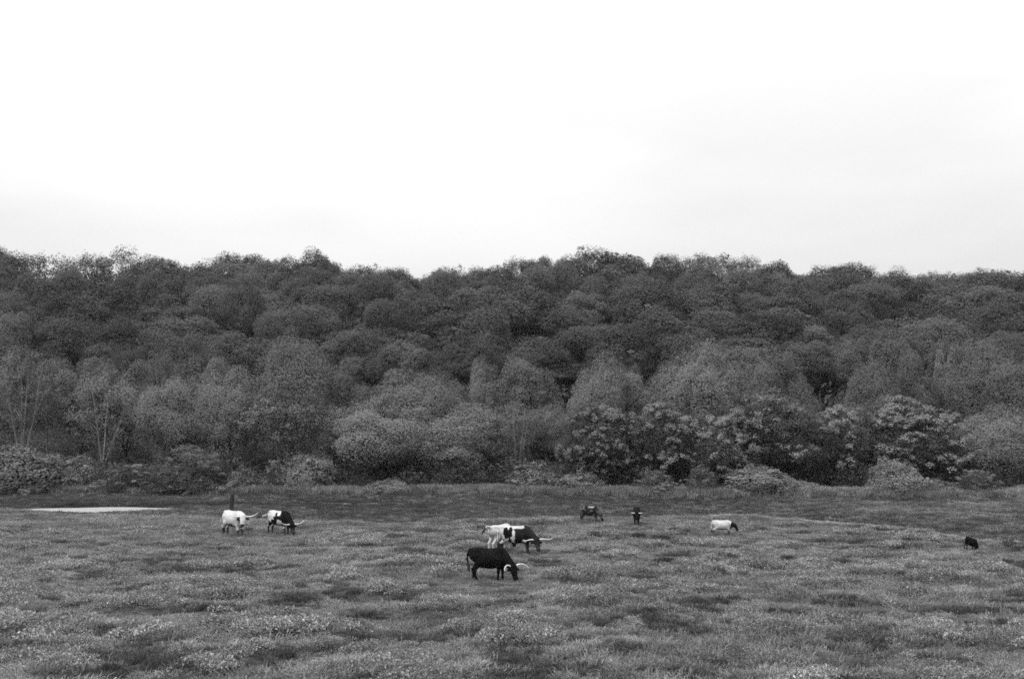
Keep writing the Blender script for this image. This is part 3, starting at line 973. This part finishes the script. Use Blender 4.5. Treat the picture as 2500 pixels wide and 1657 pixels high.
def clear(x, y):
    r = np.sqrt(((x - PX) / (PA * 1.1)) ** 2 + ((y - PY) / (PB * 1.25)) ** 2)
    ty = np.interp(x, [p[0] for p in TRACK], [p[1] for p in TRACK])
    on = (np.abs(y - ty) < 0.45) & (x > TRACK[0][0]) & (x < TRACK[-1][0])
    reeds = (np.abs(x - PX) > PA * 0.5) & (rng.random(len(x)) < 0.8 * sstep(PA * .5, PA * 1.0, np.abs(x - PX))) & (y < 90)
    reeds |= (y < PY - PB * 0.1) & (rng.random(len(x)) < 0.75 * sstep(0.1, 1.0, (PY - y) / PB))
    return ((r > 1) | reeds) & ~on


by_of = lambda x: np.interp(x, BROW_X, BROW_Y)
grass_tufts = [blade_tuft(60, 0.19, 0.010, 0.95, 0.34, M['grass'], 'grass_tuft') for _ in range(5)]
x, y = field_points(60000, 19, 96, 1.05)
into = y - by_of(x)
hol = hollow(x, y)
keep = clear(x, y) & ((hol > -0.31) | (y > 62) | (rng.random(len(x)) < .15)) & ((into < 1.5) | (rng.random(len(x)) < 0.12 + 0.3 * sstep(4, 20, x)))
x, y = x[keep], y[keep]
size = (0.8 + 0.5 * sstep(-0.35, 0.45, fbm(x / 4.2, y / 2.4, 41, 3))) * rng.uniform(.7, 1.3, len(x)) * (1 - 0.4 * grazed(x, y))
scatter('meadow_grass', 'tufted grey meadow grass covering the pasture', grass_tufts, x, y, size)

weed_tufts = [leafy_mat_tuft(130, 0.24, 0.40, 0.075, M['weed'], 'weed_mat') for _ in range(4)]
x, y = field_points(34000, 19, 74, 1.1)
pn = fbm(x / 2.6, y / 1.7, 11, 3) + 0.25 * vnoise(x / 6, y / 4, 62)
keep = (hollow(x, y) > -0.2) & (pn > 0.10 + 0.2 * rng.normal(size=len(x))) & (y - by_of(x) < -1.5) & (grazed(x, y) < 0.25)
x, y, pn = x[keep], y[keep], pn[keep]
scatter('pasture_weeds', 'mats of leafy weeds growing through the near pasture', weed_tufts, x, y, (0.6 + 1.1 * np.clip(pn, 0, .5)) * rng.uniform(.7, 1.25, len(x)))

shade_and_rush_tufts = [blade_tuft(60, 0.24, 0.012, 0.5, 0.26, M['shade_and_rush'], 'shade_and_rush_tuft') for _ in range(3)]
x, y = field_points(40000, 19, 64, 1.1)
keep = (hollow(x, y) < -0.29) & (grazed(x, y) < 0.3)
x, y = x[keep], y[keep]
scatter('gap_shade', 'dark tufts painting shade into gaps of the near pasture', shade_and_rush_tufts, x, y, rng.uniform(.5, 1.1, len(x)))  # dark tone stands in for shade between the weed mats

n = 2600
x = rng.uniform(-50, -9, n); y = 83.2 + 5.2 * rng.random(n) ** 1.3
k_ = clear(x, y) & (rng.random(n) < 1.0 - 0.8 * sstep(-18, -9, x))
scatter('bank_rushes', 'dark rushes on the far bank of the pond', shade_and_rush_tufts, x[k_], y[k_], rng.uniform(.6, 1.2, int(k_.sum())))

brow_tufts = [blade_tuft(46, 0.16, 0.014, 0.8, 0.3, M['brow'], 'brow_tuft') for _ in range(3)]
n = 2600
x = rng.uniform(14, 33, n); y = by_of(x) - 0.7 + rng.normal(size=n) * 0.35
scatter('brow_grass', 'pale short grass along the curved brow above the hollow', brow_tufts, x, y, rng.uniform(.6, 1.2, n))

turf_tufts = [blade_tuft(46, 0.16, 0.014, 0.8, 0.36, M['turf'], 'turf_tuft') for _ in range(4)]
x, y = field_points(46000, 44, 96, 0.8)
into = y - by_of(x)
keep = clear(x, y) & (into > 0.3) & (rng.random(len(x)) < 1.15 - 0.75 * sstep(92.5, 95, y))
x, y = x[keep], y[keep]
scatter('hollow_turf', 'darker grass growing in the hollow before the wood', turf_tufts, x, y, rng.uniform(.6, 1.3, len(x)))  # same kind of blade tufts in a darker tone, beyond the brow

n = 1500
x = PX + PA * 1.25 * rng.uniform(-1, 1, n); y = PY - PB * 1.35 + PB * 1.5 * rng.random(n) ** 2.0
scatter('shore_grass', 'grass and reeds along the near shore of the pond', [blade_tuft(40, 0.22, 0.012, 0.6, 0.3, M['grass'], 'shore_tuft') for _ in range(2)], x, y, rng.uniform(.5, 1.2, n))

fringe_tufts = [blade_tuft(44, 0.55, 0.016, 0.6, 0.4, M['fringe'], 'fringe_tuft') for _ in range(4)]
n = 9000
x = rng.uniform(-60, 60, n)
edge = np.interp(x, [-60, -20, -5, 5, 30, 60], [94.2, 93.6, 93.4, 92.0, 90.6, 90.0])
y = edge + rng.normal(size=n) * 0.9
scatter('fringe_grass', 'pale taller grass fringe at the foot of the shrubs', fringe_tufts, x, y, rng.uniform(.6, 1.35, n))

under_tufts = [leafy_mat_tuft(260, 1.5, 1.1, 0.2, M['under_leaf'], 'undergrowth_tuft') for _ in range(4)]
n = 3600
x = rng.uniform(-66, 66, n); y = rng.uniform(94.0, 121, n)
rx_ = rng.uniform(-125, 125, 900); ry_ = rng.uniform(122, 214, 900)
scatter('undergrowth', 'dark undergrowth beneath the trees of the wood', under_tufts, np.r_[x, rx_], np.r_[y, ry_], np.r_[0.45 + 1.6 * rng.random(n) ** 2, rng.uniform(2.5, 4.0, 900)])

# ------------------------------------------------------------------ cattle
def sd_cone(P, a, b, ra, rb):
    a = np.asarray(a, float); b = np.asarray(b, float)
    ab = b - a
    t = np.clip(((P - a) @ ab) / (ab @ ab + 1e-12), 0, 1)
    q = P - (a + t[..., None] * ab)
    return np.sqrt((q ** 2).sum(-1)) - (ra + (rb - ra) * t)


def sd_ell(P, c, r):
    q = (P - np.asarray(c, float))
    r = np.asarray(r, float)
    k0 = np.sqrt(((q / r) ** 2).sum(-1)); k1 = np.sqrt(((q / r ** 2) ** 2).sum(-1)) + 1e-9
    return k0 * (k0 - 1) / k1


def surface_nets(F, org, h):
    nx, ny, nz = F.shape
    acc = np.zeros((nx - 1, ny - 1, nz - 1, 3)); cnt = np.zeros((nx - 1, ny - 1, nz - 1))
    corners = [(i, j, k) for i in (0, 1) for j in (0, 1) for k in (0, 1)]
    sl = lambda c: F[c[0]:nx - 1 + c[0], c[1]:ny - 1 + c[1], c[2]:nz - 1 + c[2]]
    for a in corners:
        for ax in range(3):
            if a[ax]: continue
            b = list(a); b[ax] = 1
            fa, fb = sl(a), sl(b)
            m = (fa < 0) != (fb < 0)
            t = np.where(m, fa / np.where(m, fa - fb, 1), 0)
            for q in range(3):
                acc[..., q] += np.where(m, a[q] + (t if q == ax else 0), 0)
            cnt += m
    act = cnt > 0
    ids = np.full(act.shape, -1); ids[act] = np.arange(act.sum())
    ii = np.argwhere(act)
    V = (ii + acc[act] / cnt[act][:, None]) * h + org
    faces = []
    for ax in range(3):
        u, w = (ax + 1) % 3, (ax + 2) % 3
        lo = [slice(1, -1)] * 3; hi = [slice(1, -1)] * 3
        lo[ax] = slice(0, -1); hi[ax] = slice(1, None)
        A, B = F[tuple(lo)] < 0, F[tuple(hi)] < 0
        g = np.argwhere(A != B)
        inside = A[A != B]
        g[:, u] += 1; g[:, w] += 1
        def cell(du, dw):
            c = g.copy(); c[:, u] -= du; c[:, w] -= dw
            return ids[c[:, 0], c[:, 1], c[:, 2]]
        q = np.stack([cell(1, 1), cell(0, 1), cell(0, 0), cell(1, 0)], -1)
        q[~inside] = q[~inside][:, ::-1]
        faces.append(q)
    return V, np.concatenate(faces)


def horn_mesh(ctrl, r0):
    ctrl = np.array(ctrl, float)
    t = np.linspace(0, len(ctrl) - 1, 14)
    P = np.stack([np.interp(t, np.arange(len(ctrl)), ctrl[:, k]) for k in range(3)], -1)
    for _ in range(3):
        P[1:-1] = 0.5 * P[1:-1] + 0.25 * (P[:-2] + P[2:])
    q = np.linspace(0, 1, 14)
    return make_mesh('horn', *tube(P, r0 * (1 - q) ** 0.7 + 0.006, 8), smooth=True)


def cow(name, label, x, y, yaw, scale, neck_pitch, head_pitch, head_yaw, coat, horn=None, cat='cow',
        stride=(0.1, -0.08, 0.12, -0.1), tail=None, tilt=0.0, slim=1.0, sink=0.0, horn_r=0.036, tuft_val=0.03):
    R = math.radians
    S = np.array([0.60, 0, 1.08])
    ny_ = R(head_yaw) * 0.55; np_ = R(neck_pitch)
    Ln = 0.66 if neck_pitch < -15 else 0.52
    P0 = S + Ln * np.array([math.cos(np_) * math.cos(ny_), math.cos(np_) * math.sin(ny_), math.sin(np_)])
    hy, hp = R(head_yaw), R(head_pitch)
    f = np.array([math.cos(hp) * math.cos(hy), math.cos(hp) * math.sin(hy), math.sin(hp)])
    lat = np.array([-math.sin(hy), math.cos(hy), 0])
    nrm = np.cross(lat, f) * -1
    if nrm[2] < 0 and abs(hp) < 1.2: nrm = -nrm
    up = -f
    nm = P0 + f * 0.24; mz = P0 + f * 0.47
    W = slim
    prims = [('e', (-0.02, 0, 0.92), (0.64, 0.35 * W, 0.42)), ('e', (0.40, 0, 0.95), (0.38, 0.29 * W, 0.44)),
             ('e', (-0.58, 0, 1.08), (0.36, 0.28 * W, 0.31)), ('e', (0.30, 0, 1.18), (0.38, 0.15 * W, 0.20)),
             ('c', (-0.86, 0, 1.27), (0.35, 0, 1.25), 0.10, 0.12), ('e', (0.62, 0, 0.82), (0.18, 0.15, 0.24)),
             ('c', S + [-0.12, 0, 0.02], P0 - f * 0.02, 0.29, 0.16), ('c', S + [0, 0, -0.14], P0 + f * 0.1, 0.20, 0.08),
             ('c', P0, nm, 0.155, 0.125), ('c', nm, mz, 0.12, 0.095), ('e', mz, (0.10, 0.105, 0.095)),
             ('c', (-0.72, 0.15, 1.30), (-0.60, 0.18, 1.28), 0.05, 0.06), ('c', (-0.72, -0.15, 1.30), (-0.60, -0.18, 1.28), 0.05, 0.06),
             ('e', (-0.36, 0, 0.64), (0.16, 0.12, 0.10))]
    for s, (fx, hx) in ((1, stride[:2]), (-1, stride[2:])):
        prims += [('c', (0.42, 0.15 * s * W, 0.98), (0.46 + fx * .3, 0.17 * s * W, 0.68), 0.16, 0.105),
                  ('c', (0.46 + fx * .3, 0.17 * s * W, 0.68), (0.46 + fx * .8, 0.15 * s, 0.40), 0.095, 0.062),
                  ('c', (0.46 + fx * .8, 0.15 * s, 0.40), (0.45 + fx, 0.14 * s, 0.10), 0.056, 0.045),
                  ('c', (0.45 + fx, 0.14 * s, 0.10), (0.49 + fx, 0.14 * s, 0.03), 0.05, 0.062),
                  ('c', (-0.62, 0.13 * s * W, 1.04), (-0.50 + hx * .3, 0.17 * s * W, 0.74), 0.20, 0.15),
                  ('c', (-0.50 + hx * .3, 0.17 * s * W, 0.74), (-0.76 + hx * .8, 0.15 * s, 0.45), 0.125, 0.066),
                  ('c', (-0.76 + hx * .8, 0.15 * s, 0.45), (-0.72 + hx, 0.14 * s, 0.11), 0.058, 0.046),
                  ('c', (-0.72 + hx, 0.14 * s, 0.11), (-0.68 + hx, 0.14 * s, 0.03), 0.05, 0.062)]
        e0 = P0 + f * 0.05 + lat * s * 0.10 - nrm * 0.02
        prims += [('c', e0, e0 + lat * s * 0.14 - nrm * 0.02 + f * 0.03, 0.035, 0.052),
                  ('c', e0 + lat * s * 0.14 - nrm * 0.02 + f * 0.03, e0 + lat * s * 0.23 - nrm * .03 + f * 0.07, 0.05, 0.02)]
    tp = tail or [(-0.90, 0, 1.27), (-1.0, 0, 1.05), (-1.01, 0.01, 0.75), (-1.0, 0.02, 0.52)]
    for a, b in zip(tp[:-1], tp[1:]):
        prims.append(('c', a, b, 0.042, 0.032))
    h = 0.026
    tpa = np.array(tp)
    lo = np.minimum([-1.2, -0.55, -0.08], np.minimum(tpa.min(0) - 0.12, np.minimum(mz, P0) - 0.42))
    hi_ = np.maximum([0.9, 0.55, 1.52], np.maximum(tpa.max(0) + 0.12, np.maximum(mz, P0) + 0.42))
    lo[2] = -0.08
    ax = [np.arange(lo[k], hi_[k], h) for k in range(3)]
    G = np.stack(np.meshgrid(*ax, indexing='ij'), -1).astype(np.float32)
    k = 0.022
    acc = np.zeros(G.shape[:3])
    for p in prims:
        dd = sd_ell(G, p[1], p[2]) if p[0] == 'e' else sd_cone(G, *p[1:])
        acc += np.exp(-np.clip(dd, -0.5, 0.8) / k)
    F = -k * np.log(acc + 1e-30)
    V, Q = surface_nets(F, lo, h)
    me = make_mesh('cow_body', V, Q, True)
    val = coat(V, dict(P0=P0, f=f, lat=lat, mz=mz, S=S))
    hoof = V[:, 2] < 0.07
    val = np.where(hoof, 0.03, val)
    a = me.attributes.new('coat', 'FLOAT', 'POINT'); a.data.foreach_set('value', val.astype(np.float32))
    o = link(name, me, M['coat'])
    o.location = (x, y, hgt(x, y) - 0.03 - sink)
    o.rotation_euler = (0, R(tilt), R(yaw))
    o.scale = (scale,) * 3
    tag(o, label, cat, 'cattle grazing in the pasture')
    # tail brush, eyes, horns
    end = tpa[-1]; dr = tpa[-1] - tpa[-2]; dr = dr / np.linalg.norm(dr)
    tm = make_mesh('tail_brush', *tube([end - dr * .05, end + dr * .08, end + dr * .2 + [0, 0, -.03], end + dr * .32 + [0, 0, -.08]], [0.03, 0.06, 0.062, 0.01], 8), smooth=True)
    ta = tm.attributes.new('coat', 'FLOAT', 'POINT'); ta.data.foreach_set('value', np.full(len(tm.vertices), tuft_val, np.float32))
    link('tail_brush', tm, M['coat'], o)
    for s in (1, -1):
        c = P0 + f * 0.17 + lat * s * 0.128 + nrm * 0.035
        d = rand_dirs(1)
        an = np.linspace(0, math.pi, 6)
        em = make_mesh('eye', *tube([c + lat * s * 0.022 * math.cos(q) for q in an], [max(0.001, 0.022 * math.sin(q)) for q in an], 8), smooth=True)
        link('eye', em, M['eye'], o)
        if horn is not None:
            base = P0 + f * 0.0 + nrm * 0.01
            pts = [base + lat * s * p[0] + up * p[1] + nrm * p[2] for p in horn]
            link('horn', horn_mesh(pts, horn_r), M['horn'], o)
    return o


def blob(V, c, r, wob=0.25, seed=1):
    q = (V - np.array(c)) / np.array(r)
    n = fbm(V[:, 0] * 5 + V[:, 1] * 2.3, V[:, 2] * 5 - V[:, 1] * 1.7, seed, 3)
    return np.linalg.norm(q, axis=1) + wob * n * 1.6 < 1


WHITE, DARK, BLACK = 0.45, 0.018, 0.007


def lower_legs(V, val, z, v):
    n = 0.06 * fbm(V[:, 0] * 9, V[:, 1] * 9, 3, 2)
    return np.where((V[:, 2] < z + n) & (np.abs(V[:, 1]) > 0.05), v, val)


def near_head(V, H, r0=0.0, r1=0.62, w=0.2):
    t = (V - H['P0']) @ H['f']
    rad = np.linalg.norm((V - H['P0']) - np.outer(t, H['f']), axis=1)
    return t, rad


def ears(V, H):
    q = (V - H['P0'])
    return (np.abs(q @ H['lat']) > 0.155) & (np.linalg.norm(q, axis=1) < 0.45) & ((V - H['P0']) @ H['f'] > -0.08) & ((V-H['P0']) @ H['f'] < 0.25)


def coat_white(V, H):
    val = np.full(len(V), WHITE)
    val = np.where(ears(V, H), DARK, val)
    val = np.where(np.linalg.norm(V - H['mz'], axis=1) < 0.115, 0.03, val)
    val = np.where(blob(V, (-0.15, 0, 0.62), (0.42, 0.40, 0.15), .3, 5), 0.07, val)  # belly shadow painted into the coat
    val = lower_legs(V, val, 0.42, 0.05)
    return val


def coat_spotted(V, H):
    val = np.full(len(V), 0.42)
    for c, r in (((0.45, 0, 1.0), (0.42, 0.5, 0.6)), ((0.05, -0.3, 1.0), (0.32, .3, .28)), ((-0.2, -.3, .75), (.3, .3, .2)), ((0.02, .3, 1.1), (.3, .3, .25)), ((-.55, -.2, 0.62), (.2, .3, .2))):
        val = np.where(blob(V, c, r, .5, 9), BLACK, val)
    val = np.where(blob(V, (0.18, -.2, 1.24), (.13, .25, .12), .3, 4), .55, val)
    val = np.where(blob(V, (0.28, -.33, .80), (.16, .2, .10), .5, 6), .5, val)
    val = np.where(V[:, 0] > 0.62, BLACK, val)
    val = lower_legs(V, val, 0.45, 0.04)
    return val


def coat_saddle(V, H):
    val = np.full(len(V), DARK * 0.8)
    val = np.where(blob(V, (-0.85, 0, 1.0), (0.52, .6, .6), .35, 3), 0.42, val)
    val = np.where(blob(V, (-0.25, 0, 1.33), (0.75, .30, .10), .3, 8), 0.45, val)
    val = np.where(blob(V, (-0.15, -.3, 0.84), (0.11, .3, .34), .4, 5), 0.5, val)
    val = np.where(blob(V, (-0.50, -.25, 1.02), (0.13, .3, .32), .5, 12), BLACK, val)
    val = np.where(blob(V, (-0.28, -.25, 1.10), (0.12, .3, .22), .5, 15), BLACK, val)
    val = np.where(blob(V, (0.42, -.2, 0.66), (0.12, .2, .06), .3, 2), .5, val)
    val = lower_legs(V, val, 0.5, 0.03)
    return val


def coat_pale(V, H):
    val = np.full(len(V), 0.46)
    val = np.where(blob(V, (0.15, -.3, .85), (0.3, .3, .3), .5, 7), DARK, val)
    val = np.where(V[:, 0] > 0.55, DARK, val)
    return val


def coat_black(V, H):
    n = fbm(V[:, 0] * 4, V[:, 2] * 4, 5, 2)
    val = np.full(len(V), BLACK) + 0.004 * n
    return np.clip(val, 0.004, 1)


def coat_bib(V, H):
    val = coat_black(V, H)
    return np.where(blob(V, (0.55, 0, 0.60), (.2, .12, .10), .3, 2), .5, val)


def coat_roan(V, H):
    val = np.full(len(V), 0.014)
    n = fbm(V[:, 0] * 6 + V[:, 1] * 3, V[:, 2] * 6, 31, 3)
    val = np.where(n > 0.2, 0.10, val)
    val = np.where(blob(V, (0.15, 0, 1.33), (0.28, .3, .08), .8, 8), 0.26, val)
    val = np.where(blob(V, (-0.9, 0, 1.05), (0.2, .5, .35), .6, 9), 0.12, val)
    val = np.where(blob(V, (0.9, 0, 0.7), (0.3, .5, .35), .6, 4), 0.06, val)
    return val


def coat_blackhead(V, H):
    val = np.full(len(V), 0.44)
    val = np.where((V - H['S']) @ ((H['P0'] - H['S']) / np.linalg.norm(H['P0'] - H['S'])) > 0.16, BLACK, val)
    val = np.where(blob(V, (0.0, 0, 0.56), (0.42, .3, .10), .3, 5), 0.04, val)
    val = lower_legs(V, val, 0.50, 0.05)
    return val


def stand(px, py):
    """where the ground is seen at this pixel of the photograph"""
    r = ray(px, py)
    t = 25.0
    while t < 120:
        p = np.array([0, 0, CAM_H]) + r / r[1] * t
        if p[2] <= hgt(p[0], p[1]): break
        t += 0.1
    return p[0], p[1]


HORN_UP = [(0.08, 0.02, 0.0), (0.24, 0.03, 0.02), (0.45, 0.00, 0.06), (0.64, 0.06, 0.10), (0.80, 0.20, 0.12)]
HORN_WIDE = [(0.08, 0.02, 0.0), (0.26, 0.07, 0.03), (0.46, 0.03, 0.10), (0.66, -0.03, 0.14), (0.84, 0.03, 0.16)]
HORN_DOWN = [(0.08, 0.02, 0.0), (0.22, 0.09, 0.05), (0.40, 0.10, 0.10), (0.56, 0.02, 0.16), (0.66, -0.14, 0.20)]
HORN_SHORT = [(0.08, 0.02, 0.0), (0.20, 0.03, 0.01), (0.34, 0.02, 0.03), (0.46, 0.05, 0.05)]

x, y = COW_XY['white']
cow('longhorn_cow', 'white longhorn with dark ears and muzzle facing the viewer below the post', x, y, -40, 1.1, 4, -58, -42, coat_white, HORN_UP)
x, y = COW_XY['blotched']
cow('longhorn_cow', 'black and white blotched longhorn grazing beside the white one', x - 0.25, y, -36, 1.04, -42, -66, -12, coat_spotted, HORN_UP,
    tail=[(-0.90, 0, 1.27), (-1.02, -0.02, 1.16), (-1.18, -0.10, 1.06), (-1.38, -0.22, 1.02)])
x, y = COW_XY['wide']
cow('longhorn_cow', 'white-rumped dark longhorn with very wide horns behind the black one', x, y, -14, 1.02, -36, -64, -50, coat_saddle, HORN_WIDE)
x2, y2 = COW_XY['pale']
cow('longhorn_cow', 'pale cow half hidden behind the wide-horned longhorn', x2 + 0.15, y2 + 0.9, 52, 1.0, -45, -66, 10, coat_pale, HORN_SHORT,
    tail=[(-0.90, 0, 1.27), (-1.00, 0.02, 1.36), (-1.12, 0.06, 1.36), (-1.20, 0.10, 1.26)], tuft_val=0.04)
x, y = COW_XY['black']
cow('longhorn_cow', 'solid black longhorn grazing, nearest of the herd', x, y, -10, 0.98, -46, -68, -42, coat_black, HORN_DOWN,
    stride=(0.06, -0.05, -0.10, 0.12), tail=[(-0.90, 0, 1.27), (-1.0, 0, 1.12), (-1.02, -0.02, 0.9), (-0.98, -0.04, 0.72)])
x, y = COW_XY['roan']
cow('young_cow', 'small mottled roan cow grazing furthest back, left of the horned calf', x, y - 1.8, -28, 0.72, -40, -66, -20, coat_roan, None)
x, y = COW_XY['headon']
cow('young_cow', 'small black horned animal standing head-on towards the viewer', x, y, -97, 0.80, -8, -62, 0, coat_bib, HORN_SHORT, horn_r=0.045)
x, y = COW_XY['blackhead']
cow('calf', 'white calf with a black head', x, y, -8, 0.66, -14, -62, -16, coat_blackhead, None, cat='calf')
x, y = COW_XY['hollow']
cow('calf', 'black calf grazing in the hollow by the right border', x, y + 0.9, 30, 0.50, -44, -66, 0, coat_black, None, cat='calf', tilt=16)

# ------------------------------------------------------------------ posts
def post(name, label, px, py_base, height_m, r, lean=0.03):
    x, y = stand(px, py_base)
    o = empty(name, (x, y, hgt(x, y)))
    hs = [-0.4, 0.1, height_m * .4, height_m * .75, height_m * .97, height_m]
    rs = [r * 1.05, r, r * .94, r * .96, r * .9, r * .55]
    link('shaft', make_mesh('shaft', *tube([(lean * q, 0.02 * math.sin(q * 5), q) for q in hs], rs, 9), smooth=False), M['post'], o)
    link('worn_top', make_mesh('worn_top', *tube([(lean * height_m, 0, height_m - .01), (lean * height_m, 0, height_m + .03)], [r * .54, .005], 9)), M['post'], o)
    tag(o, label, 'post')
    return o


post('wooden_post', 'dark wooden post standing behind the white longhorn', 565, 1247, 1.3, 0.17)
post('wooden_post', 'short dark post stub between the tall post and the blotched longhorn', 634, 1236, 0.36, 0.11)

# ------------------------------------------------------------------ air
hv = [(x, y, z) for x in (-420, 420) for y in (-40, 420) for z in (-4, 62)]
hf = [(0, 1, 3, 2), (4, 6, 7, 5), (0, 4, 5, 1), (2, 3, 7, 6), (0, 2, 6, 4), (1, 5, 7, 3)]
hm, hn, hl, hout = new_mat('moist_air')
pv_ = hn.new('ShaderNodeVolumePrincipled')
pv_.inputs['Color'].default_value = (0.9, 0.9, 0.9, 1); pv_.inputs['Density'].default_value = 0.00007
hl.new(pv_.outputs[0], hout.inputs['Volume'])
tag(link('haze', make_mesh('haze', np.array(hv, float), np.array(hf)), hm), 'thin pale moist air over the pasture and hill', kind='stuff')
